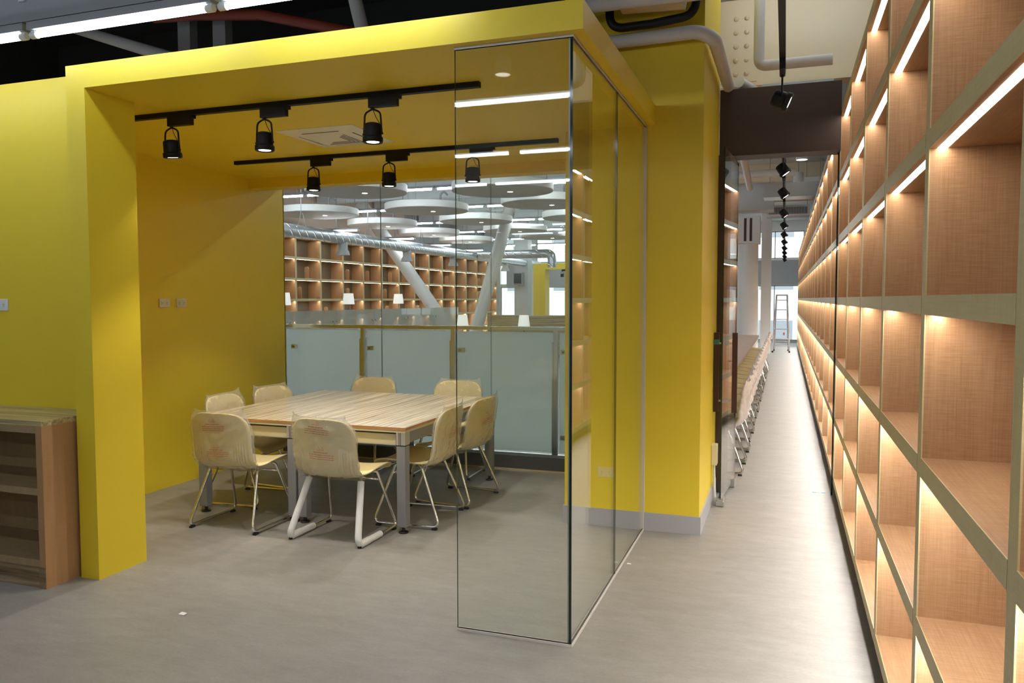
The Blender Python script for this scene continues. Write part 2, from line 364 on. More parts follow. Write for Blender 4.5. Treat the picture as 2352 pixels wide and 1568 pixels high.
# end wall with windows
ew = MB(); xs = [-11.3, -9.75, -7.0, -4.3, -1.55, .78]
for i in range(len(xs)):
    w = .16
    ew.box(max(xs[i]-w, -11.4), min(xs[i]+w, .78), YEND, YEND+.2, 0, ZH, WHITE)
ew.box(-11.4, .78, YEND+.02, YEND+.18, 2.10, 2.22, WHITE).box(-11.4, .78, YEND+.02, YEND+.18, 2.98, 3.08, WHITE).box(-11.4, .78, YEND+.02, YEND+.18, 4.08, ZH, WHITE).box(-11.4, .78, YEND+.02, YEND+.18, 0, .08, WHITE)
struct('wall_end', ew, 'white framed window wall at the far end of hall and corridor')
k = 1
for i in range(len(xs)-1):
    for (z0, z1) in ((.08, 2.10), (3.08, 4.08)):
        a, b = xs[i]+.16, xs[i+1]-.16; f = .03
        m = MB(); m.box(a, a+f, YEND+.05, YEND+.1, z0, z1, GREYM).box(b-f, b, YEND+.05, YEND+.1, z0, z1, GREYM).box(a, b, YEND+.05, YEND+.1, z1-f, z1, GREYM).box(a, b, YEND+.05, YEND+.1, z0, z0+f, GREYM)
        mid = (a+b)/2; m.box(mid-.015, mid+.015, YEND+.05, YEND+.1, z0, z1, GREYM)
        w_ = struct('window_%d' % k, m); MB().box(a+f, b-f, YEND+.07, YEND+.078, z0+f, z1-f, GLASS2).build('window_pane', w_); k += 1
    xa = max(xs[i]+.17, -10.85); sp = MB().box(xa, xs[i+1]-.17, YEND-.05, YEND-.04, 2.12, 3.02, BLIND).tube([(xa, YEND-.05, 3.03), (xs[i+1]-.17, YEND-.05, 3.03)], .03, WHITE).build('roller_blind', auto=True)
    tag(sp, 'grey roller blind in end wall, %s from the bookshelf side' % ORD[i], 'blind', 'roller blinds on the end wall')

# building outside
bd = thing('office_building', 'pale office building with rows of windows outside the end windows', 'building', (-5, 46, -3))
MB().box(-16, 16, 0, 6, 0, 14, WHITE).build('facade', bd)
n_w = MB().box(-.9, .9, -.04, .03, 0, 1.2, GREYM).box(-.95, .95, -.06, .03, -.08, 0, WHITE).mesh('window')
for r_ in range(4):
    for c_ in range(10):
        o = bpy.data.objects.new('window', n_w); COL.objects.link(o); o.parent = bd; o.location = (-13.5+3*c_, -.0, 2.2+2.9*r_)
struct('ground', MB().box(-40, 40, YEND+.3, 60, -3.2, -3, GREYL))

# ------------------------------------------------------------------ glass corner of the meeting room
def pane(name, x0, x1, y0, y1, z0, z1, mat, faces, parent=None):
    return MB().box(x0, x1, y0, y1, z0, z1, mat, GEDGE, faces).build(name, parent)
g = pane('window_1_front', GXL, GX-.0065, GY-.006, GY+.006, .012, CEIL-.012, GLASS, (0, 1, 3, 5)); tag(g, 'narrow clear glass pane facing front at the room corner', kind='structure')
g = pane('window_2_side', GX-.006, GX+.006, GY-.006, 4.425, .012, CEIL-.012, GLASS, (0, 1, 2, 4)); tag(g, 'clear side glass pane running back from the corner', kind='structure')
g = pane('window_3_side', GX-.006, GX+.006, 4.431, 5.39, .012, CEIL-.012, GLASS, (0, 1, 2, 4)); tag(g, 'clear side glass pane ending against the yellow column', kind='structure')
ch = MB()
for z0, z1 in ((0, .012), (CEIL-.012, CEIL)):
    ch.box(GXL, GX+.011, GY-.011, GY+.011, z0, z1, SEAL).box(GX-.011, GX+.011, GY+.011, 5.40, z0, z1, SEAL)
ch.box(GX-.011, GX+.011, 5.385, 5.40, .012, CEIL-.012, SEAL)
ch.box(GX-.0165, GX-.0065, GY+.006, GY+.012, .012, CEIL-.012, SEAL)
struct('trim_glass_channel', ch, 'thin white channel holding the glass corner at floor and ceiling')
# rear interior window: three panes
for i, (a, b) in enumerate(((LX, -3.851), (-3.845, -2.667), (-2.661, CXL-.012))):
    g = MB().box(a, b, 6.995, 7.005, .135, CEIL, GLASS2, GEDGE2, (3, 5)).build('window_%d_rear' % (4+i)); tag(g, None, kind='structure')

# ------------------------------------------------------------------ railing beyond the window
rl = thing('glass_railing', 'frosted glass railing with steel posts just outside the interior window', 'railing', (-3.3, 7.3, 0))
MB().box(-1.92, 2.2, -.03, .03, 1.31, 1.345, STEEL).build('handrail', rl)
MB().box(-1.92, 2.2, -.03, .03, .03, .09, STEEL).build('bottom_rail', rl)
for i, x in enumerate((-.93, .115, 1.20)):
    MB().box(x-.02, x+.02, -.035, .0, 0, 1.31, STEEL).box(x-.032, x-.018, -.04, .01, 0, 1.20, STEEL).build('post', rl)
for x0, x1 in ((-1.92, -.95), (-.91, .095), (.135, 1.18), (1.22, 2.2)):
    MB().box(x0+.01, x1-.01, .015, .027, .11, 1.29, FROST).build('glass_panel', rl)
for x in (-1.80, -.85, .195, 1.28):
    for z in (.26, 1.10):
        MB().box(x-.035, x+.035, -.008, .014, z-.022, z+.022, STEEL).tube([(x-.01, -.01, z), (x-.01, -.018, z)], .010, GREYM).build('clamp', rl)

# ------------------------------------------------------------------ shelving units
ZB = [.13, .62, 1.11, 1.60, 2.09, 2.59, 3.09]
PITCH = 1.0415; DEPTH = .36
def make_bay():
    t = thing('shelving_bay', '', 'shelf')
    for y0 in (0, PITCH-.031):
        m = MB().box(.004, DEPTH, y0, y0+.031, .10, 3.12, WOODV).box(0, .004, y0, y0+.031, .10, 3.12, EDGEV); m.build('side_panel', t)
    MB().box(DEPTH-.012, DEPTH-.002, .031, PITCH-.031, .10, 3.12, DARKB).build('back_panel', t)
    MB().box(.05, .07, 0, PITCH, 0, .10, DGREY).build('plinth', t)
    bm = MB().box(.002, DEPTH-.012, .031, PITCH-.031, -.028, .028, WOODH).box(-.001, .002, .031, PITCH-.031, -.029, .029, EDGEH).mesh('shelf_board')
    lms = [MB().box(.022, .048, .035, PITCH-.028, -.0287, -.0275, LEDM[6-i]).mesh('led_strip') for i in range(1, 7)]
    for i, z in enumerate(ZB):
        o = bpy.data.objects.new('shelf_board', bm); COL.objects.link(o); o.parent = t; o.location = (0, 0, z)
        if i:
            l = bpy.data.objects.new('led_strip', lms[i-1]); COL.objects.link(l); l.parent = t; l.location = (0, 0, z)
    return t
bay = make_bay(); Y0 = 1.604-2*PITCH-.0; NB = 27
for i in range(NB):
    lab = 'oak shelving bay with lit shelves along the corridor, %s counted from the nearest one' % ORD[i]
    y = Y0+i*PITCH
    if i == 0: bay.location = (XS, y, 0); bay['label'] = lab; bay['group'] = 'corridor shelving bays'
    else: dup(bay, (XS, y, 0), 0, lab)
for i in range(14):
    dup(bay, (XBOOK, 15.72-PITCH+(i+1)*PITCH, 0), PI, 'lit oak shelving bay on the far hall wall, %s counted away from the yellow room' % ORD[i], 'bookwall bays on the far side of the hall')
# bookends in the far shelves
be = MB(); pts = []
for kx in range(9):
    a = PI*kx/8; pts.append((.06*math.cos(a), .24+.045*math.sin(a)))
pr = [(-.06, 0)] + [(p[0], p[1]) for p in pts[::-1]] + [(.06, 0)]
nb = len(pr); be.v = [(p[0], -.008, p[1]) for p in pr]+[(p[0], .008, p[1]) for p in pr]
be.f = [tuple(range(nb)), tuple(range(2*nb-1, nb-1, -1))]+[(i, (i+1) % nb+0, (i+1) % nb+nb, i+nb)[::-1] for i in range(nb)]
be.m = [0]*len(be.f); be.mats = [WOODV]; be.box(-.06, .06, -.008, .14, 0, .006, WOODV)
bem = be.mesh('wooden_bookend')
cells = [(1, 3, .2), (1, 4, .55), (2, 2, .3), (3, 4, .3), (3, 3, .3), (3, 1, .3), (3, 1, .55), (4, 4, .3), (5, 3, .25), (5, 2, .4), (6, 4, .4), (7, 2, .3), (0, 2, .5), (1, 1, .45), (9, 4, .5), (10, 3, .3), (8, 2, .4), (11, 2, .5), (10, 1, .3), (12, 4, .3), (12, 3, .35), (13, 2, .4), (5, 4, .6), (2, 0, .5)]
hn = ['bottom', 'second', 'third', 'fourth', 'fifth', 'top']
for (c, r_, fy) in cells:
    o = bpy.data.objects.new('wooden_bookend', bem); COL.objects.link(o)
    o.location = (XBOOK-.08, 15.72-PITCH+c*PITCH+.06+fy*.9, ZB[r_+0]+.0295)
    dl = 'nearer the front' if fy < .5 else 'further along'
    tag(o, 'round-topped wooden bookend in %s bay of the far bookwall, %s shelf up, %s' % (ORD[c], hn[r_], dl), 'bookend', 'wooden bookends on the far bookwall')

# ------------------------------------------------------------------ corridor door, jamb and header
jm = MB(); jm.box(CXR, -.452, CY1, 6.95, 0, 2.79, DKBROWN); jm.box(CXR, .393, 6.72, 6.95, 2.79, 3.33, DKBROWN)
struct('trim_door_header', jm, 'dark brown panel over the corridor doorway with its jamb')
struct('trim_door_stop', MB().box(.381, .3935, 6.86, 6.872, 0, 2.79, GEDGE), 'thin dark strip where shelves meet the glass door')
dr = thing('door_1', 'open frameless glass door leaf with dark wooden pull bars', None, (-.398, 7.0, 0), -.071, kind='structure')
# local -y runs from hinge to free edge
MB().box(-.006, .006, -.80, 0, .05, 2.77, glass('door_glass', (.93, .95, .94), .05), GEDGE, (0, 1, 2, 4)).build('glass_leaf', dr)
for sx in (-1, 1):
    hb = MB().box(-.020, .020, -.016, .016, .71, 1.345, DKWOOD).build('handle', dr, (sx*.071, -.60, 0)); hb.rotation_euler = (0, 0, -dr.rotation_euler.z)
    for z in (.80, 1.26):
        MB().tube([(sx*.006, -.60, z), (sx*.026, -.60, z)], .018, STEEL, 12).tube([(sx*.02, -.60, z), (sx*.055, -.60, z)], .008, STEEL, 10).build('standoff', dr, auto=True)
MB().box(-.021, .021, -.018, .018, 1.25, 1.29, TEAL).build('tape', dr, (-.071, -.60, 0))
MB().box(-.05, -.045, -.012, .012, 1.26, 1.345, WHITE).box(-.03, -.025, -.012, .012, 1.29, 1.36, WHITE).build('key_tag', dr, (-.078, -.625, 0))
MB().box(-.022, .022, -.80, -.70, 0.0, .06, STEEL).box(-.03, .03, -.81, -.77, 0, .035, STEEL).build('bottom_clamp', dr)
MB().box(-.022, .022, -.14, .01, 0.0, .07, STEEL).build('pivot_fitting', dr)
dr.location.z = .004
# wall cable box on the column
cb = thing('cable_box', 'ivory surface box with white cables low on the yellow column beside door', 'outlet box', (CXR, 6.34, .30))
MB().box(.0, .045, -.05, .05, 0, .165, IVORY).build('box_body', cb, bevel=.006)
for dy in (-.02, .015):
    MB().tube(fillet([(.02, dy, 0), (.024, dy, -.12), (.03, dy*2, -.29)], .05), .008, WHITE).build('cable', cb, auto=True)

# ------------------------------------------------------------------ outlets
def outlet(loc, rz, label, mat=IVORY):
    t = thing('wall_outlet', label, 'outlet', loc, rz, 'wall outlets')
    MB().box(-.06, .06, -.008, .0, -.0375, .0375, mat).build('cover_plate', t, bevel=.003)
    for sx in (-.027, .027):
        m = MB().box(-.013, .013, -.011, -.008, -.016, .016, mat)
        for dx in (-.006, .004): m.box(dx, dx+.002, -.0115, -.011, -.002, .008, SLOT)
        m.box(-.002, .002, -.0115, -.011, -.011, -.007, SLOT)
        m.build('socket', t, (sx, 0, 0))
    return t
outlet((-1.185, CY0, .389), 0, 'ivory double outlet low on the yellow column behind the side glass')
outlet((LX, 5.30, 1.587), PI/2, 'ivory outlet on the left yellow wall, nearer the opening')
outlet((LX, 5.498, 1.587), PI/2, 'ivory outlet on the left yellow wall, nearer the window')
outlet((-4.715, 3.62, 1.585), 0, 'white double outlet on the yellow wall above the low bookcase', WHITE)

# ------------------------------------------------------------------ low bookcase at left
bc = thing('low_bookcase', 'low open wooden bookcase with striped wood top against the yellow wall', 'bookcase', (-6.1, 3.178, 0))
Wb = 2.225; D_ = .437
MB().box(0, Wb, 0, D_, .915, .945, CABTOP).build('top', bc, bevel=.001)
for x in (0, Wb/2, Wb-.045): MB().box(x, x+.045, 0.0, D_, 0, .915, CABS if x > Wb/2 else CABW).build('side_panel', bc)
MB().box(.045, Wb-.045, D_-.015, D_-.003, .1, .915, CABW).build('back_panel', bc)
for z in (.12, .52, .875): MB().box(.045, Wb-.045, .002 if z != .52 else .02, D_-.015, z, z+.04, CABW).build('shelf_board', bc)
MB().box(.045, Wb-.045, .004, .02, 0, .12, PLINTHM).build('plinth', bc)
MB().box(Wb-.05, Wb-.001, -.002, .0, 0, .12, PLINTHM).build('plinth_end', bc)

# ------------------------------------------------------------------ tables
TX0, TX1, TXM, TY0, TY1 = -4.20, -2.43, -3.315, 4.74, 6.49
def table(x0, x1, label):
    cx, cyy = (x0+x1)/2, (TY0+TY1)/2; hx, hy = (x1-x0)/2-.0015, (TY1-TY0)/2
    t = thing('meeting_table', label, 'table', (cx, cyy, 0), 0, 'pair of joined meeting tables')
    m = MB().box(-hx, hx, -hy, hy, .722, .740, TABTOP, TABEDGE, (2, 3, 4, 5)); m.build('tabletop', t)
    MB().box(-hx+.004, hx-.004, -hy+.004, hy-.004, .704, .722, CREAMB).build('under_board', t)
    for sy in (-1, 1):
        y = sy*(hy-.04); MB().box(-hx+.09, hx-.09, y-.012, y+.012, .615, .69, CREAMB).box(-hx+.09, hx-.09, y-.018, y+.018, .69, .704, RUBBER).box(-hx+.09, hx-.09, y-.014, y+.014, .610, .615, LEGM).build('apron', t)
    for sx in (-1, 1):
        x = sx*(hx-.05); MB().box(x-.012, x+.012, -hy+.09, hy-.09, .615, .70, LEGM).build('apron', t)
    for sx in (-1, 1):
        for sy in (-1, 1):
            cx_, cy_ = sx*(hx-.042), sy*(hy-.042); a = .034
            lg = MB().box(cx_-a, cx_+a, cy_-a, cy_+a, .045, .61, LEGM).build('leg', t, bevel=.004)
            cp = MB().box(cx_-a-.001, cx_+a+.001, cy_-a-.001, cy_+a+.001, .617, .704, ALU)
            for q in (-.012, .0): cp.box(cx_+q-.0015, cx_+q+.0015, cy_-a-.0025, cy_-a-.001, .617, .704, RUBBER)
            cp.box(cx_-a, cx_+a, cy_-a, cy_+a, .61, .617, RUBBER); cp.build('corner_cap', lg)
            MB().lathe([(.034, 0), (.036, .006), (.028, .012), (.012, .014), (.012, .045)], RUBBER, 20, (cx_, cy_, 0)).build('levelling_foot', lg, auto=True)
    return t
table(TX0, TXM, 'striped wood meeting table with grey legs, the half beside the yellow wall')
table(TXM, TX1, 'striped wood meeting table with grey legs, the half beside the glass corner')

# ------------------------------------------------------------------ chairs
PROF = [(.245, .418), (.228, .444), (.18, .455), (.08, .452), (-.04, .438), (-.13, .432), (-.185, .442), (-.222, .472), (-.243, .52), (-.253, .60), (-.262, .68), (-.275, .76), (-.292, .838)]
def cr(p, t):
    n = len(p)-1; x = max(0, min(.99999, t))*n; i = int(x); f = x-i
    P = [p[max(0, min(n, j))] for j in (i-1, i, i+1, i+2)]
    return tuple(.5*((2*P[1][k])+(-P[0][k]+P[2][k])*f+(2*P[0][k]-5*P[1][k]+4*P[2][k]-P[3][k])*f*f+(-P[0][k]+3*P[1][k]-3*P[2][k]+P[3][k])*f**3) for k in (0, 1))
def halfw(v):
    w = .236+.008*math.sin(v*PI)
    if v > .84: q = (v-.84)/.16; w *= (1-q**3.4)**(1/2.5) if q < 1 else 0
    if v < .14: q = (.14-v)/.14; w *= (1-q**4)**(1/3.4) if q < 1 else 0
    return max(w, .0)
def shell_pt(u, v, off=0.0, groove=True):
    y, z = cr(PROF, v); y2, z2 = cr(PROF, min(1, v+.01)); y1, z1 = cr(PROF, max(0, v-.01))
    ty, tz = y2-y1, z2-z1; L_ = math.hypot(ty, tz) or 1; ny, nz = -tz/L_, ty/L_      # points to back / underside
    ny, nz = (ny, nz) if True else (0, 0)
    w = halfw(v); x = u*w; b = (x/.24)**2
    lift = .028*b*(.35+.65*min(1, max(0, (v-.35)/.25)))+.012*b
    d_ = off-lift
    if groove:
        au = abs(x)
        if .118 < au < .212:
            env = max(0, 1-((v-.57)/.19)**4) if abs(v-.57) < .19 else 0
            d_ += .0075*env*math.sin((au-.118)/.094*2*PI*5)
    return (x, y+ny*d_, z+nz*d_)
def shell_mesh():
    us = sorted(set([round(-1+2*i/22, 4) for i in range(23)]))
    fine = [ (.118+.094*i/40)/.244 for i in range(41)]
    us = sorted([u for u in us if not (.47 < abs(u) < .88)]+fine+[-f for f in fine])
    vs = [0, .004, .012, .025, .045, .07, .10]+[.14+.58*i/34 for i in range(35)]+[.74, .77, .80, .83, .86, .89, .915, .935, .955, .97, .982, .991, .997, .9995]
    m = MB(); nu = len(us)
    for v in vs:
        for u in us: m.v.append(shell_pt(u, v))
    k = m.mi(SHELL)
    for i in range(len(vs)-1):
        for j in range(nu-1): m.f.append((i*nu+j, i*nu+j+1, (i+1)*nu+j+1, (i+1)*nu+j)); m.m.append(k)
    return m
SHELLME = shell_mesh().mesh('shell', True)
def sled_mesh(sx):
    p = fillet([(sx*.185, -.075, .436), (sx*.20, -.10, .425), (sx*.270, -.262, .022), (sx*.270, .245, .022), (sx*.20, .105, .425), (sx*.185, .08, .436)], .04, 6)
    return MB().tube(p, .0105, CHROME, 10).mesh('sled_leg', True)
SLEDS = [sled_mesh(s_) for s_ in (-1, 1)]
RODS = MB().tube([(-.185, -.078, .436), (.185, -.078, .436)], .009, CHROME).tube([(-.185, .083, .436), (.185, .083, .436)], .009, CHROME).tube([(-.232, .19, .215+.0), (-.232, .19, .216)], .001, CHROME)
RODS = MB().tube([(-.19, -.078, .434), (.19, -.078, .434)], .009, CHROME).tube([(-.205, .118, .372), (.205, .118, .372)], .008, CHROME).mesh('cross_rod', True)
FEET = MB().box(-.012, .012, -.018, .018, 0, .014, RUBBER).mesh('glide')
def bag_mesh(seed, v0=.47, top=.04, loose=.022, film=None):
    """a clear sack pulled over the backrest: closed sleeve around the shell with folds and two stiff corners"""
    m = MB(); nv = 44; nuu = 30; k = m.mi(film or FILM); sd = Vector((seed*7.3, seed*3.1, 0))
    for i in range(nv):
        v = v0+(1.0-v0)*i/(nv-1)
        ext = max(0, (v-.93)/.07)
        vv = min(v, .90)
        for j in range(nuu*2):
            if j < nuu: u = -1+2*j/(nuu-1); side = 1
            else: u = 1-2*(j-nuu)/(nuu-1); side = -1
            y, z = cr(PROF, v); w = .252+.006*math.sin(9*v+seed)
            kk = .85 if (u > 0) == (int(seed) % 2 == 0) else .45
            if v > .84: q_ = min(1, (v-.84)/.06)*kk; w = w*(1-q_)+(halfw(min(v, .975))+.010)*q_
            x = u*w
            base = shell_pt(u*.98, vv, 0, False); yy = cr(PROF, v)
            b = (x/.25)**2; lift = .04*b
            puff = loose*(1-abs(u)**3)
            nzv = noise.noise(Vector((x*9, v*7+side*3, seed))+sd); fold = abs(noise.noise(Vector((x*5+v*9, v*16-x*20, seed*2+side))+sd))
            off = (-1 if side > 0 else 1)*(.004+puff*(.15+.5*abs(nzv)))+.026*(fold-.25)*(1 if side < 0 else -1)
            zz = yy[1]+.014*ext+ (.034*ext*(abs(u)**8))*(1.3-kk)
            yb = yy[0]+lift+ -off
            if side > 0: yb = yy[0]+lift+.006+max(0, -off)*1.0
            else: yb = yy[0]+lift-.010-max(0, off)*1.0
            if ext > 0: yb = (yy[0]+lift)*(ext)+yb*(1-ext)
            if i < 3: yb -= .01*(3-i)*side*.3
            m.v.append((x, yb, zz))
    n2 = nuu*2
    for i in range(nv-1):
        for j in range(n2):
            j2 = (j+1) % n2; m.f.append((i*n2+j, i*n2+j2, (i+1)*n2+j2, (i+1)*n2+j)); m.m.append(k)
    # loose tail under the seat bend
    tn = 16
    b0 = len(m.v)
    for i in range(5):
        for j in range(tn):
            u = -1+2*j/(tn-1); q = i/4
            y, z = cr(PROF, v0-.0-.13*q); s_ = noise.noise(Vector((u*3, q*3, seed)))
            m.v.append((u*.24, y-.012-.01*q, z-.010-.028*q*(1-u*u)*(.6+s_)))
    for i in range(4):
        for j in range(tn-1): m.f.append((b0+i*tn+j, b0+i*tn+j+1, b0+(i+1)*tn+j+1, b0+(i+1)*tn+j)); m.m.append(k)
    return m.mesh('plastic_bag', True)
BAGS = [bag_mesh(1.3), bag_mesh(4.1), bag_mesh(7.7), bag_mesh(2.3, loose=.03, film=FILMW), bag_mesh(5.6, loose=.03, film=FILMW), bag_mesh(9.1, loose=.03, film=FILMW)]
def print_mesh(blocks, seed):
    rnd = random.Random(seed); m = MB()
    def back(x, z):
        lo, hi = .5, 1.0
        for _ in range(18):
            md = (lo+hi)/2
            if cr(PROF, md)[1] < z: lo = md
            else: hi = md
        y = cr(PROF, lo)[0]; return y+.04*(x/.25)**2-.042
    def stroke(x0, z0, x1, z1, h):
        m.poly([(x0, back(x0, z0), z0), (x1, back(x1, z1), z1), (x1, back(x1, z1+h), z1+h), (x0, back(x0, z0+h), z0+h)][::-1], RED)
    for (cx_, cz, tilt) in blocks:
        f = lambda x, z: (cx_+x, cz+z+tilt*x)
        for q in (-.016, .014):     # two small triangular symbols
            tri = [(-.012, 0), (.012, 0), (0, .021)]
            for a in range(3):
                (xa, za), (xb, zb) = tri[a], tri[(a+1) % 3]
                pa = f(q+xa, .036+za); pb = f(q+xb, .036+zb); th = .0028
                m.poly([(pa[0], back(*pa), pa[1]), (pb[0], back(*pb), pb[1]), (pb[0], back(*pb), pb[1]+th), (pa[0], back(*pa), pa[1]+th)][::-1], RED)
        for li, (wd, zz) in enumerate(((.055, .018), (.092, .002), (.092, -.012), (.092, -.026))):
            x = -wd
            while x < wd:
                l = rnd.uniform(.004, .014); a = f(x, zz); b = f(min(x+l, wd), zz); stroke(a[0], a[1], b[0], b[1], .0048 if li == 0 else .0042); x += l+rnd.uniform(.002, .005)
    return m.mesh('red_print')
PRINTS = [[print_mesh([(.0, .745, .04)], 3), print_mesh([(.01, .565, .03)], 4)], [print_mesh([(.0, .77, -.05)], 5), print_mesh([(.02, .60, -.03)], 6)], [print_mesh([(-.04, .66, .05)], 9)]]
def add(me, name, t):
    o = bpy.data.objects.new(name, me); COL.objects.link(o); o.parent = t; return o
def chair(loc, rz, label, group, bag=0, prt=None, foam=False):
    t = thing('stacking_chair', label, 'chair', (loc[0], loc[1], 0), rz, group)
    s_ = add(SHELLME, 'shell', t); md = s_.modifiers.new('thick', 'SOLIDIFY'); md.thickness = .011; md.offset = 0
    for q in SLEDS: add(q, 'sled_leg', t)
    add(RODS, 'cross_rod', t)
    for sx in (-1, 1):
        for y in (-.225, .205): add(FEET, 'glide', t).location = (sx*.27, y, 0)
    if bag is not None: b_ = add(BAGS[bag], 'plastic_bag', t); b_['label'] = 'clear crinkled plastic bag'
    for pm in (PRINTS[prt] if prt is not None else ()): add(pm, 'red_print', t)['label'] = 'small red printed warning lines'
    if foam:
        for sx in (-1, 1):
            p = fillet([(sx*.2035, -.108, .405), (sx*.270, -.262, .022), (sx*.270, .02, .022)], .045, 6)
            m = MB().tube([(a[0], a[1], max(a[2], .023)) for a in p], .0225, FOAM, 14); o = m.build('foam_sleeve', t, auto=True); o['label'] = 'white foam protection tube'
            p = fillet([(sx*.270, -.235, .0235), (sx*.270, -.13, .0235)], .02, 2)
            MB().tube(p, .0245, FOAM, 14).build('foam_sleeve', t, auto=True)
    return t
G = 'bagged chairs around the meeting tables'
chair((-3.685, 4.63), .0, 'cream chair in clear plastic bag, bare chrome legs, front row beside yellow wall', G, 0, 0)
chair((-2.85, 4.63), -.03, 'cream plastic-bagged chair with white foam tubes on its legs, front row', G, 1, 1, True)
chair((-2.535, 5.165), PI/2+.05, 'cream bagged chair on the glass corner side, nearer of two, facing left', G, 2, 2)
chair((-2.50, 5.775), PI/2-.08, 'cream bagged chair on the glass corner side, farther of two, facing left', G, 0, 2)
chair((-4.06, 5.20), -PI/2+.06, 'cream bagged chair facing right along the yellow wall, nearer the camera', G, 1)
chair((-4.07, 5.81), -PI/2-.10, 'cream bagged chair facing right along the yellow wall, nearer the window', G, 2)
chair((-3.83, 6.56), PI, 'cream chair behind the table facing the camera, its back before the left railing post', G, 0)
chair((-2.92, 6.56), PI+.03, 'cream chair behind the table facing the camera, its back before the middle railing post', G, 1)

# ------------------------------------------------------------------ ceiling tracks with spot lights
def spot_can(parent_loc, rz, label, group, tilt=0.0, light=True, name='track_spotlight', e=None):
    t = thing(name, label, 'spotlight', parent_loc, rz, group)
    MB().box(-.02, .16, -.017, .017, -.058, -.0, BLACK).box(.13, .18, -.014, .014, -.02, 0, BLACK).build('adapter', t)
    y = MB().tube(fillet([(-.058, 0, -.205), (-.05, 0, -.085), (0, 0, -.064), (.05, 0, -.085), (.058, 0, -.205)], .035), .0055, BLACK, 8)
    y.tube([(0, 0, -.045), (0, 0, -.066)], .01, BLACK).tube(fillet([(.0, .0, -.06), (.02, .0, -.11), (.045, 0, -.15)], .03), .002, BLACK, 6).build('yoke', t, auto=True)
    M_ = Matrix.Rotation(tilt, 4, 'X'); hd_ = MB()
    hd_.lathe([(.030, .062), (.046, .055), (.050, .045), (.051, -.015), (.058, -.022), (.058, -.044), (.055, -.050), (.050, -.050), (.047, -.043), (.0, -.043)], BLACK, 24)
    for sx in (-1, 1): hd_.tube([(sx*.05, 0, .0), (sx*.064, 0, .0)], .007, BLACK, 8)
    h_ = hd_.build('lamp_head', t, (0, 0, -.205), (tilt, 0, 0), auto=True)
    MB().lathe([(.0, -.046), (.036, -.046), (.036, -.0435), (0, -.0435)], LENS, 20).build('lens', h_, auto=True)
    return t
def spot_light(loc, tilt, rz, watts, size=62, col=(1, .93, .82)):
    l = bpy.data.lights.new('spot_beam', 'SPOT'); l.energy = watts; l.spot_size = math.radians(size); l.spot_blend = .45; l.color = col; l.shadow_soft_size = .03
    o = bpy.data.objects.new('spot_beam', l); COL.objects.link(o); o.location = loc; o.rotation_euler = (tilt, 0, rz); return o
def track(name, x0, x1, y0, y1, z, label):
    return tag(MB().box(x0, x1, y0, y1, z, z+.03, BLACK).build(name), label, 'track', 'black lighting tracks')
track('lighting_track', -4.08, -1.59, 3.995, 4.03, CEIL-.03, 'black lighting track on the yellow ceiling nearer the opening')
track('lighting_track', -4.48, -1.60, 5.585, 5.62, CEIL-.03, 'black lighting track on the yellow ceiling nearer the window')
names = ['left', 'middle', 'right']
for i, x in enumerate((-3.69, -2.99, -2.25)):
    spot_can((x, 4.012, CEIL-.03), 0, 'black spotlight on the front track, %s of its three lamps' % names[i], 'spotlights on the yellow ceiling', .12 if i == 0 else 0)
    spot_light((x, 4.012, 2.51), 0, 0, SPOT*3.6, 96)
for i, x in enumerate((-3.70, -3.00, -2.28)):
    spot_can((x, 5.602, CEIL-.03), 0, 'black spotlight on the rear track, %s of its three lamps' % names[i], 'spotlights on the yellow ceiling')
    spot_light((x, 5.602, 2.51), 0, 0, SPOT*3.6, 96)

# air-conditioning cassette in the room ceiling
ac = thing('ceiling_air_conditioner', 'off-white square ceiling air conditioner with grille between the two tracks', 'air conditioner', (-3.10, 5.0, CEIL))
fr = MB(); o_, i_, zt = .31, .17, -.022
for a in range(4):
    R_ = Matrix.Rotation(a*PI/2, 4, 'Z')
    P_ = [(-o_, -o_, -.003), (o_, -o_, -.003), (i_, -i_, zt), (-i_, -i_, zt)]
    fr.poly([R_ @ Vector(p) for p in P_], VENTM)
    fr.poly([R_ @ Vector(p) for p in [(-o_, -o_, 0), (o_, -o_, 0), (o_, -o_, -.003), (-o_, -o_, -.003)]], VENTM)
    fr.poly([R_ @ Vector(p) for p in [(-.15, -.225, -.0155), (.15, -.225, -.0155), (.15, -.213, -.0170), (-.15, -.213, -.0170)]][::-1], SLOTB)
fr.build('frame', ac)
gm = MB().box(-i_, i_, -i_, i_, zt-.001, zt+.004, VENTM)
for s_ in (.145, .122, .099, .076):
    gm.box(-s_, s_, s_-.009, s_, zt-.0018, zt-.0011, SLOTB).box(s_-.009, s_, -s_, s_-.014, zt-.0018, zt-.0011, SLOTB)
gm.build('grille', ac)

# ------------------------------------------------------------------ fluorescent battens of the front hall
def batten(loc, label, group, mat=TUBEM, L_=1.2, rz=0):
    t = thing('batten_light', label, 'ceiling light', loc, rz, group)
    MB().box(-L_/2, L_/2, -.03, .03, .022, .062, GREYM).build('housing', t)
    MB().tube([(-L_/2+.045, 0, 0), (L_/2-.045, 0, 0)], .0155, mat, 12).build('tube', t, auto=True)
    for s_ in (-1, 1):
        e = MB(); e.tube([(s_*(L_/2-.045), 0, 0), (s_*(L_/2-.003), 0, 0)], .019, WHITE, 12).box(s_*(L_/2-.02)-.012, s_*(L_/2-.02)+.012, -.01, .01, 0, .025, WHITE)
        e.build('end_cap', t, auto=True)
    return t
b0 = batten((-2.01, 3.17, 3.03), 'fluorescent batten hung over the yellow fascia, its right-hand end one', 'battens over the front hall')
for i in range(1, 5): dup(b0, (-2.01-1.228*i, 3.17, 3.03), 0, 'fluorescent batten hung over the yellow fascia, %s from the glass corner' % ORD[i])
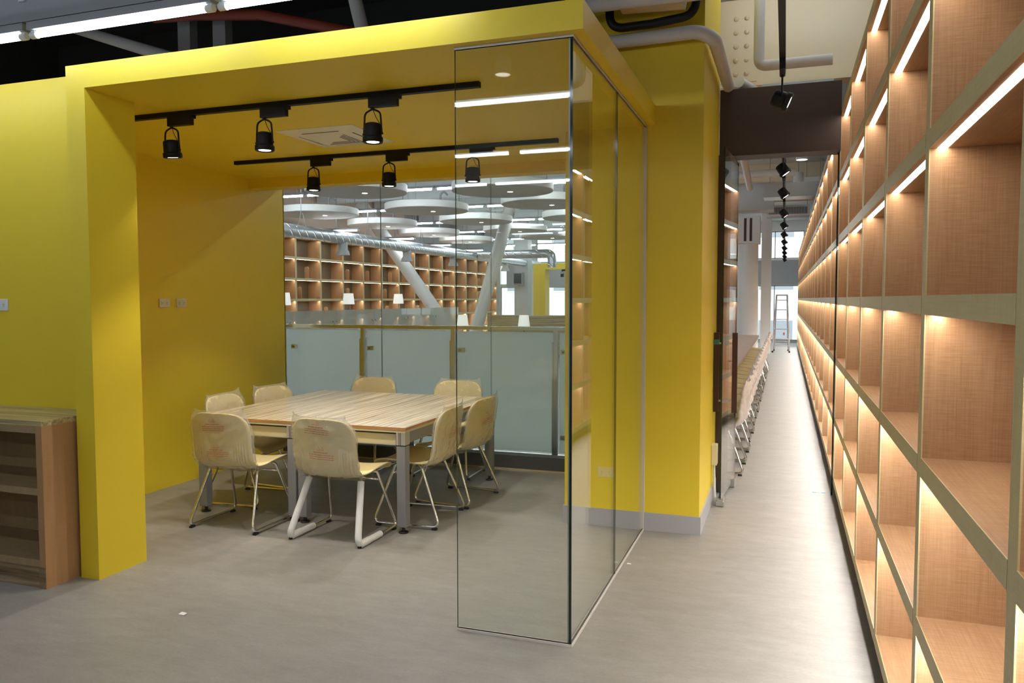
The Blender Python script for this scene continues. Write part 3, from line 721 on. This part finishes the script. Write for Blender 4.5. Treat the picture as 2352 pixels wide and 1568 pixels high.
for r_, (y, xa) in enumerate(((1.58, -.55), (-.32, -1.88), (-2.18, -1.60))):
    for i in range(5): dup(b0, (xa-1.228*i, y, 3.03), 0, 'fluorescent batten mirrored in the corner glass, %s row back, %s tube' % (ORD[r_], ORD[i]))
batten((.05, 5.75, 4.28), 'fluorescent batten under the cream soffit over the corridor entrance', 'battens over the front hall')
batten((.05, 6.55, 4.28), 'added unseen batten brightening the cream beam, just before the door header', 'battens over the front hall')  # out-of-view lamp added to brighten the cream beam
# hangers and grey trunking above the battens
bm_ = thing('cable_trunking', 'deep grey steel trunking directly above the row of tubes at upper left', 'trunking', (-4.7, 3.18, 3.096))
MB().box(-3.4, 3.3, -.04, .06, .0, .42, GREYM).box(-3.4, 3.3, -.06, -.04, .40, .42, GREYM).build('beam', bm_)
MB().box(-3.4, 3.3, -.045, -.04, .19, .195, SLOT).build('seam', bm_)
for x in (-2.8, -.35, .85, 2.05):
    MB().box(x-.02, x+.02, -.055, -.04, .10, 1.5, GREYL).build('hanger', bm_)

# pipes in the dark void
def pipe(name, pts, r, mat, label, cat='pipe', group='pipes in the ceiling voids', bend=.12, n=14):
    return tag(MB().tube(fillet(pts, bend, 8), r, mat, n).build(name, auto=True), label, cat, group)
pipe('sprinkler_pipe', [(-5.5, 5.8, 4.19), (-5.03, 5.8, 4.16), (-4.33, 5.8, 4.08), (-3.49, 5.8, 3.85), (-1.9, 5.8, 3.4)], .045, REDP, 'red-brown sprinkler pipe crossing the dark void above the room')
pipe('sprinkler_pipe', [(-7, 6.9, 3.2), (-3.9, 6.9, 3.15)], .03, REDP, 'thin red-brown pipe low in the dark void at left')
pipe('insulated_pipe', [(-4.9, 4.6, 2.905), (-4.88, 4.6, 3.12), (-4.5, 4.75, 3.1), (-4.0, 5.2, 3.0)], .035, WHITEP, 'short pale looped pipe rising behind the left end of the fascia')
pipe('insulated_pipe', [(-7.1, 6.2, 4.45), (-4.1, 5.0, 3.35), (-3.2, 5.0, 3.0)], .05, WHITEP, 'pale pipe slanting down in the dark void left of centre')
pipe('insulated_pipe', [(-3.1, 5.1, 4.2), (-2.82, 4.95, 3.4), (-2.7, 4.9, 3.1), (-2.9, 4.9, 2.98)], .05, WHITEP, 'grey flexible pipe dropping onto the roof of the yellow room')
for i, x in enumerate((-5.35, -4.95)):
    tag(MB().box(x-.07, x+.07, 6.0, 6.1, 2.9, 4.6, GREYM).build('hanger_post'), 'grey upright strut in the dark void, %s from left' % ORD[i], 'strut', 'grey struts in the void')

# ------------------------------------------------------------------ upper right pipes, beam, track
pipe('insulated_pipe', [(-1.9, 5.27, 3.33), (-.56, 5.30, 3.36), (-.47, 5.40, 3.33), (-.47, 7.05, 3.36), (-.50, 9.0, 3.35), (-.56, 13.0, 3.36)], .045, WHITEP, 'thick white wrapped pipe bending round the top of the yellow column', bend=.14)
pipe('insulated_pipe', [(-2.1, 4.88, 3.46), (-.37, 4.92, 3.465), (.2, 4.92, 3.48)], .045, WHITEP, 'white wrapped pipe crossing highest above the yellow column')
pipe('insulated_pipe', [(-.22, 6.3, 4.5), (-.22, 6.3, 3.38), (.30, 6.3, 3.38)], .04, WHITEP, 'white wrapped elbow pipe dropping beside the black track', bend=.06)
pipe('conduit', [(-1.13, 5.19, 4.2), (-1.13, 5.19, 3.40), (-.85, 5.19, 3.405), (-.58, 5.19, 3.43), (-.52, 5.19, 3.9)], .028, BLACK, 'black hose looped in front of the column top', bend=.1)
pipe('sprinkler_pipe', [(-.39, 6.78, 3.40), (-.29, 7.1, 3.40)], .045, WHITE, 'short cream pipe end beside the column above the door header')
pipe('conduit', [(-.22, 7.14, 3.41), (.35, 7.14, 3.41)], .045, GREYM, 'dark grey pipe lying along the top of the door header')
rd = thing('round_air_duct', 'cream round duct end high in front of the yellow column', 'duct', (-.78, 5.12, 3.56))
MB().tube([(-.25, 0, .02), (.15, 0, .0)], .11, CREAM, 24).build('duct_body', rd, auto=True)
sb = thing('steel_beam', 'cream painted steel beam with bolts across the corridor above the door', 'beam', (0, 7.3, 3.50))
MB().box(-.9, .78, 0, .02, 0, .75, CREAM).box(-.9, .78, -.10, .12, -.03, 0, CREAM).build('web', sb)
MB().box(-.9, -.27, -.016, 0, .03, .70, CREAM).build('splice_plate', sb)
bl = MB().lathe([(0, -.018), (.012, -.016), (.02, -.008), (.022, 0)], CREAM, 12, M=Matrix.Rotation(-PI/2, 4, 'X')).mesh('bolt', True)
for x in (-.45, -.36):
    for z in (.10, .22, .34, .46, .58):
        o = add(bl, 'bolt', sb); o.location = (x, -.016, z)
struct('ceiling_corridor', MB().box(-1.3, .78, 5.35, 7.3, 4.4, 4.55, CREAM), 'cream soffit over the corridor entrance')
track('lighting_track', -.058, -.022, 1.5, 5.35, 3.05, 'black lighting track above the near corridor floor')
track('lighting_track', -.058, -.022, 7.6, 27.5, 3.05, 'black lighting track running down the far corridor')
# rods the tracks hang from
for i, y in enumerate((2.0, 4.9)): tag(MB().tube([(-.04, y, 3.08), (-.04, y, 4.6)], .006, BLACK, 8).build('hanger_rod'), 'thin black rod holding the near corridor track, %s' % ORD[i], 'rod', 'track hanger rods')
for i, y in enumerate((8.2, 12.5, 17, 22, 27)): tag(MB().tube([(-.04, y, 3.08), (-.04, y, ZH)], .006, BLACK, 8).build('hanger_rod'), 'thin black rod holding the far corridor track, %s from the door' % ORD[i], 'rod', 'track hanger rods')
spot_can((-.04, 5.17, 3.05), -PI/2, 'black spotlight at the end of the near corridor track', 'corridor spotlights', 1.15)
ys = [7.95, 9.7, 12.0, 14.0, 16.05, 18.1, 20.3, 22.35, 24.4, 26.4]
for i, y in enumerate(ys): spot_can((-.04, y, 3.05), -PI/2, 'black spotlight on the far corridor track, %s from the door' % ORD[i], 'corridor spotlights', .6)
for y in (5.17, 7.95, 12.0, 16.05, 20.3): spot_light((-.02, y, 2.80), .5, -PI/2-.0, SPOT*1.6, 80)
# cylinder downlights
def cyl(loc, label, top):
    t = thing('cylinder_downlight', label, 'downlight', loc, 0, 'cylinder downlights')
    MB().lathe([(.09, .20), (.095, .19), (.095, .0), (.088, .0), (.085, .012), (0, .012)], WHITE, 28).build('can', t, auto=True)
    MB().lathe([(0, .006), (.083, .006), (.083, .0115), (0, .0115)], LENS, 24).build('diffuser', t, auto=True)
    MB().tube([(0, 0, .2), (0, 0, top-loc[2])], .008, GREYM, 8).build('stem', t, auto=True)
cyl((.22, 13.84, 3.9), 'white cylinder downlight high in the corridor, the nearer one', ZH)
cyl((.20, 16.2, 3.85), 'white cylinder downlight high in the corridor, the farther one', ZH)
cyl((-3.1, -1.65, 4.18), 'white cylinder downlight mirrored in the front corner pane', 4.6)

# ------------------------------------------------------------------ small litter
lt = thing('tape_scrap', 'blue and white scrap of packing tape on the corridor floor', 'litter', (.29, 6.93, 0), .1)
MB().box(-.05, -.02, -.012, .012, 0, .004, BLUE).box(.02, .05, -.012, .012, 0, .004, BLUE).box(-.02, .02, -.009, .009, 0, .003, WHITE).build('strip', lt)
def scrap(loc, s_, label):
    m = MB(); m.poly([(-s_, -s_*.5, .001), (s_*.8, -s_*.7, .002), (s_, s_*.4, .004), (.1*s_, s_*.9, .001), (-s_*.8, s_*.6, .005)], WHITE)
    o = m.build('paper_scrap', None, loc); md = o.modifiers.new('t', 'SOLIDIFY'); md.thickness = .002; tag(o, label, 'litter', 'paper scraps on the floor')
scrap((-2.903, 3.151, .001), .02, 'white paper scrap on the floor in front of the room opening')
scrap((-.874, 4.657, .001), .013, 'tiny white scrap on the floor beside the side glass')

# ------------------------------------------------------------------ corridor counter with chairs
ct = thing('long_counter', 'long wooden counter desk down the corridor behind the glass door', 'counter', (-.93, 13.45, 0))
MB().box(-.36, .36, -6.05, 6.1, .715, .745, COUNT).build('worktop', ct)
MB().box(-.34, -.31, -6.0, 6.05, 0, .715, COUNT).build('modesty_panel', ct)
for y in (-6.0, -3, 0, 3, 6.0): MB().box(-.31, .07, y-.015, y+.015, 0, .715, COUNT).build('support_panel', ct)
for i in range(19):
    y = 7.62+i*.62
    if abs(((y-13.45) % 3)) < .0: continue
    chair((-.585, y), PI/2+random.uniform(-.05, .05), 'plastic-wrapped chair pushed in at the long corridor counter, %s from the door' % ORD[i], 'wrapped chairs along the corridor counter', 3+i % 3)

# table lamps
def lamp_mesh(pole):
    sh = MB().lathe([(.135, 0), (.105, .245)], SHADE, 28); sh.f = sh.f[:28]; sh.m = sh.m[:28]
    return (sh.mesh('lamp_shade', True), MB().tube([(0, 0, .01), (0, 0, pole)], .007, BLACK, 8).lathe([(0, pole-.02), (.02, pole-.01), (.02, pole+.05), (0, pole+.06)], WHITE, 12).mesh('pole', True),
            MB().lathe([(.11, 0), (.11, .012), (.02, .018), (0, .018)], BLACK, 24).mesh('base', False))
LM = lamp_mesh(.80)
def lamp(loc, label):
    t = thing('table_lamp', label, 'lamp', loc, 0, 'white-shaded reading lamps')
    a = add(LM[0], 'lamp_shade', t); a.location = (0, 0, .755); add(LM[1], 'pole', t); add(LM[2], 'base', t)
    return t
hc = thing('hall_counter', 'long reading counter in front of the far bookshelves', 'counter', (-9.35, 16.2, 0))
MB().box(-.35, .35, -4.6, 4.2, .715, .745, COUNT).build('worktop', hc)
for y in (-4.4, 0, 4.0): MB().box(-.3, .3, y-.02, y+.02, 0, .715, WHITE).build('support_panel', hc)
for i, y in enumerate((13.0, 15.4, 17.8)): lamp((-9.3, y, .747), 'white-shaded lamp before the far bookwall, %s from the yellow wall' % ORD[i])
lamp((-.80, 11.2, .747), 'white-shaded lamp with black pole on the corridor counter')
lt_ = thing('low_table', 'low reading table in the hall under two lamps', 'table', (-6.6, 16.6, 0))
MB().box(-.9, 1.6, -.4, .4, .22, .25, COUNT).build('tabletop', lt_)
for x in (-.8, 1.5):
    for y in (-.35, .35): MB().box(x-.03, x+.03, y-.03, y+.03, 0, .22, LEGM).build('leg', lt_)
lamp((-7.02, 16.6, .252), 'white-shaded lamp showing just above the railing, nearer the leaning columns')
lamp((-5.53, 16.6, .252), 'white-shaded lamp showing just above the railing, nearer the glass corner')
wc = thing('wooden_counter', 'broad counter of horizontal wood strips behind the railing', 'counter', (-6.3, 20.9, 0))
m_ = MB()
for i in range(13): m_.box(-1.75, 2.0, -.02-(i % 2)*.004, .0, .04+i*.085, .04+i*.085+.078, CABTOP)
m_.build('slatted_front', wc); MB().box(-1.75, 2.0, .0, .6, 0, 1.12, CABW).build('body', wc); MB().box(-1.78, 2.03, -.03, .62, 1.12, 1.15, CABTOP).build('top', wc)

# hall balustrade (pale diffuse share stands in for window reflections)
hb = thing('hall_balustrade', 'frameless glass balustrade with painted pale reflections across the hall in front of bookshelves', 'railing', (-7.6, 7.9, 0))
for i in range(7):
    y = i*1.40
    MB().box(-.008, .008, y+.01, y+1.39, .05, 1.42, FROST2).build('glass_panel', hb)
    for q in (.06, 1.34):
        MB().tube([(.008, y+q, 1.22), (.035, y+q, 1.22)], .018, STEEL, 12).build('bolt_fixing', hb, auto=True)
MB().box(-.03, .03, 0, 10.1, 0, .05, STEEL).build('base_channel', hb)

# discs
MS = .9
discs = [(-10.55, 16.15), (-7.65, 13.0), (-7.75, 16.25), (-5.0, 13.75), (-4.85, 16.0), (-10.5, 19.2), (-7.65, 19.0), (-10.55, 22.3), (-7.6, 22.0), (-10.6, 25.4), (-7.4, 24.75), (-4.85, 19.0), (-4.8, 22.0), (-10.5, 13.0)]
dn = ['upper left', 'topmost left of centre', 'centre', 'topmost right', 'right', 'second row left', 'second row centre', 'third row left', 'third row centre', 'fourth row left', 'fourth row centre', 'right edge', 'farthest right edge', 'hidden left']
dz = 1.62+2.1*.85; sc_ = .85/.95
for i, (x, y) in enumerate(discs):
    R_ = .85
    t = thing('acoustic_disc', 'white round ceiling disc panel in the hall, %s' % dn[i], 'ceiling panel', (x*sc_, y*sc_, dz), 0, 'white acoustic discs under the hall ceiling')
    MB().lathe([(R_-.01, 0), (R_, .01), (R_, .13), (R_-.01, .14)], WHITE, 64).build('panel', t, auto=True)
    h_ = MB()
    for a in (.3, 2.4, 4.5): h_.tube([(R_*.7*math.cos(a), R_*.7*math.sin(a), .14), (R_*.7*math.cos(a), R_*.7*math.sin(a), ZH-dz)], .004, GREYM, 6)
    h_.build('suspension_wire', t, auto=True)
    MB().tube(fillet([(.45, -.3, .14), (.45, -.3, .28), (.52, -.3, .34), (.60, -.3, .26)], .05), .02, GREYM, 10).build('cable_hook', t, auto=True)
    MB().lathe([(0, -.003), (.045, -.003), (.045, 0), (0, 0)], LENS, 20, (.1, .1, 0)).build('downlight', t)
# hall battens, grid
k = 0
rows = [(12.95, (-9.35, -8.13, -6.62, -5.40, -3.9)), (15.72, (-9.3, -8.08, -6.72, -5.50, -4.1)), (18.7, (-9.3, -8.08, -6.5, -5.28, -3.9)), (21.6, (-9.3, -8.08, -6.6, -5.38, -3.9)), (24.6, (-9.3, -8.08, -6.6, -5.38, -3.9)), (27.6, (-9.3, -8.08, -6.6, -5.38, -3.9)), (10.2, (-8.0, -6.4, -4.4, -3.0)), (8.3, (-8.2, -6.9, -5.6, -4.3, -3.0)), (13.5, (-2.6,)), (16.8, (-2.4,)), (24.5, (-2.4,))]  # row nearest the railing is added, unseen, to light the frosted panels
hb0 = None
for ri, (y, xx) in enumerate(rows):
    for ci, x in enumerate(xx):
        lab = 'hall ceiling batten light, %s row, %s along from the bookwall' % (ORD[ri], ORD[ci])
        if hb0 is None:
            hb0 = batten((x, y, 3.6), lab, 'battens under the hall ceiling', HTUBEM); MB().box(-.008, .008, -.008, .008, .06, ZH-3.6, GREYM).build('hanger', hb0)
        else: dup(hb0, (x, y, 3.6), 0, lab)
for ri, (y, x) in enumerate(((15.9, -9.9), (18.6, -9.8), (21.2, -9.9), (23.8, -9.9), (25.9, -9.0))):
    o = batten((x, y, 3.2), 'low hung batten light near the bookwall, %s from the yellow room' % ORD[ri], 'low battens by the bookwall', HTUBEM); MB().box(-.008, .008, -.008, .008, .06, ZH-3.2, GREYM).build('hanger', o)
# hall beams
for i, y in enumerate((9.0, 11.6, 14.3, 17.2, 20.1, 23.0, 26.0, 28.8)):
    m = MB().box(-11.2, -1.6, y-.12, y+.12, ZH-.42, ZH, GREYL)
    t = tag(m.build('ceiling_beam'), None, None, 'hall beams', 'structure'); t['label'] = 'pale grey beam under the hall ceiling, %s from the yellow room' % ORD[i]
    for j in range(3):
        hm = MB()
        for q in range(4): hm.box(-9+j*2.7+q*.12-.02, -9+j*2.7+q*.12+.02, y-.123, y-.12, ZH-.24, ZH-.20, SLOT)
        hm.build('cable_hole', t)

# spiral duct
dt = thing('spiral_duct', 'galvanised spiral air duct running along the hall and turning down', 'duct', (-9.0, 0, 0))
MB().tube(fillet([(0, 9.5, 2.93), (0, 27.9, 2.93), (.12, 28.5, 2.90), (.12, 28.5, 2.45)], .4, 8), .135, SPIRAL, 24).build('main_duct', dt, auto=True)
MB().tube(fillet([(.1, 22.3, 2.96), (2.45, 22.3, 2.96), (2.45, 22.3, 2.55)], .35, 8), .13, SPIRAL, 24).build('branch_duct', dt, auto=True)
for y in (14.7, 17.7, 20.6, 25.0):
    MB().lathe([(.10, 0), (.10, -.18), (.13, -.22), (.15, -.30), (.145, -.30)], GREYL, 20, (0, y, 2.86)).build('air_outlet', dt, auto=True)
for y in (13.2, 15.8, 18.55, 21.35, 24.1):
    MB().tube([(-.13, y, 2.93), (-.02, y, 3.3), (.0, y, ZH)], .006, GREYM, 6).tube([(.13, y, 2.93), (.02, y, 3.3)], .006, GREYM, 6).build('hanger', dt, auto=True)

# leaning columns
vc = thing('leaning_column', 'pair of white round leaning columns meeting in a V in the hall', 'column', (-7.8, 18.75, 0))
MB().tube([(.1, 0, 0), (-3.1, .0, 4.2)], .17, WHITE, 28).build('shaft', vc, auto=True)
MB().tube([(0, 0, 0), (1.30, .0, 4.3)], .16, WHITE, 28).build('shaft', vc, auto=True)
cc = thing('round_column', 'white round column with slotted steel head beside the corridor', 'column', (-.84, 20.0, 0))
MB().tube([(0, 0, 0), (-.05, 0, 2.95)], [.23, .25], WHITE, 32).build('shaft', cc, auto=True)
m_ = MB().box(-.31, .24, -.3, .3, 2.95, 3.6, WHITE)
for x in (-.10, .03): m_.box(x-.03, x+.03, -.303, -.30, 3.0, 3.55, DKBROWN)
m_.build('column_head', cc)
tag(MB().box(-.68, -.40, 24, 24.3, 0, ZH, WHITE).build('square_column'), 'plain white square column behind the round one', 'column')
tag(MB().box(-9.35, -8.85, 27, 27.5, 0, ZH, GREYL).build('square_column'), 'grey square column in front of the end windows of the hall', 'column')
spk = thing('speaker_box', 'small grey loudspeaker on the grey hall column', 'speaker', (-9.15, 26.9, 2.35))
MB().box(-.17, .17, -.15, .1, -.22, .22, GREYM).build('cabinet', spk, bevel=.01); MB().box(-.14, .14, -.156, -.15, -.18, .18, SLOT).build('grille', spk)
# second yellow room frame far away
yf = thing('yellow_portal', 'bright yellow box frame standing far off at the end of the hall', 'portal', (-8.15, 25.5, 0))
MB().box(0, .42, 0, .5, 0, 2.62, YEL).build('post', yf); MB().box(0, 5.0, 0, .5, 2.62, 2.82, YEL).build('lintel', yf)
MB().box(4.6, 5.0, 0, .5, 0, 2.62, YEL).build('post', yf)
spot_can((-7.2, 25.75, 2.617), 0, 'black spotlight under the far yellow frame', 'corridor spotlights')

# corridor clutter near its ceiling
tag(MB().box(-1.9, -.28, 18.6, 19.3, 3.62, ZH-.001, GREYL).build('service_bulkhead'), 'pale grey bulkhead above the round corridor column', 'bulkhead')
dct = thing('rectangular_duct', 'silver rectangular duct crossing the corridor under the ceiling', 'duct', (.15, 15.0, 3.42))
MB().box(-.55, .5, -.25, .25, 0, .25, plain('galvanised_sheet', (.55, .57, .6), .35, metal=.6)).build('duct_body', dct)
for x in (-.45, .4): MB().tube([(x, 0, .25), (x, 0, ZH-3.42)], .006, GREYM, 6).build('hanger', dct, auto=True)
fc = thing('fan_coil_unit', 'white boxed fan coil unit hung near the corridor shelves', 'air conditioner', (.52, 17.3, 3.75))
MB().box(-.2, .2, -.3, .3, 0, .32, WHITE).box(-.21, .21, -.31, .31, -.02, 0, BLACK).build('casing', fc)
for x in (-.15, .15): MB().tube([(x, -.25, .32), (x, -.25, ZH-3.75)], .006, GREYM, 6).build('hanger', fc, auto=True)
gr = thing('air_grille', 'white framed ceiling air grille above the corridor, far end', 'vent', (0, 19.5, 3.55))
m_ = MB().box(-.45, .5, -.06, 0, 0, .25, WHITE); m_.box(-.40, .45, -.063, -.06, .04, .2, GREYM)
for i in range(14): m_.box(-.38+i*.058, -.37+i*.058, -.066, -.06, .04, .2, GREYL)
m_.build('grille_face', gr)
MB().box(-.45, .5, 0, .5, 0, .25, GREYL).build('housing', gr)
for x in (-.4, .45): MB().tube([(x, .2, .25), (x, .2, ZH-3.55)], .006, GREYM, 6).build('hanger', gr, auto=True)
pipe('insulated_pipe', [(-.8, 12.2, 3.46), (.1, 12.2, 3.46)], .055, WHITE, 'white horizontal pipe crossing behind the corridor spotlights')
for i, y in enumerate((9.8, 12.9, 17.6, 21.5)):
    tag(MB().box(-1.6, .78, y-.1, y+.1, ZH-.35, ZH, CREAM).build('ceiling_beam'), 'cream beam across the corridor ceiling, %s from the door' % ORD[i], None, 'corridor beams', 'structure')

# step ladder
ld = thing('step_ladder', 'aluminium step ladder standing at the far end of the corridor', 'ladder', (-.10, 25.0, 0))
def rail(x0, x1, y0, y1, z1=1.72): return MB().tube([(x0, y0, .02), (x1, y1, z1)], .022, ALU, 8)
for sx in (-1, 1):
    rail(sx*.24, sx*.155, -.30, -.03).build('side_rail', ld, auto=True); rail(sx*.21, sx*.15, .45, .05).build('rear_rail', ld, auto=True)
    for (x, y) in ((sx*.24, -.30), (sx*.21, .45)): MB().box(x-.025, x+.025, y-.03, y+.03, 0, .05, RUBBER).build('foot', ld)
for i in range(6):
    q = (.12+i*.29)/1.72 if i else .2/1.72; z = q*1.72; w = .24-.085*q; y = -.30+.27*q
    MB().box(-w, w, y-.035, y+.035, z-.012, z+.012, ALU).build('step', ld)
MB().box(-.17, .17, -.08, .10, 1.70, 1.74, ALU).build('top_cap', ld)
MB().box(.05, .10, -.26, -.255, .52, .60, RED).build('warning_label', ld)
MB().tube([(-.2, .42, .30), (.2, .42, .30)], .012, ALU, 8).build('rear_brace', ld, auto=True)
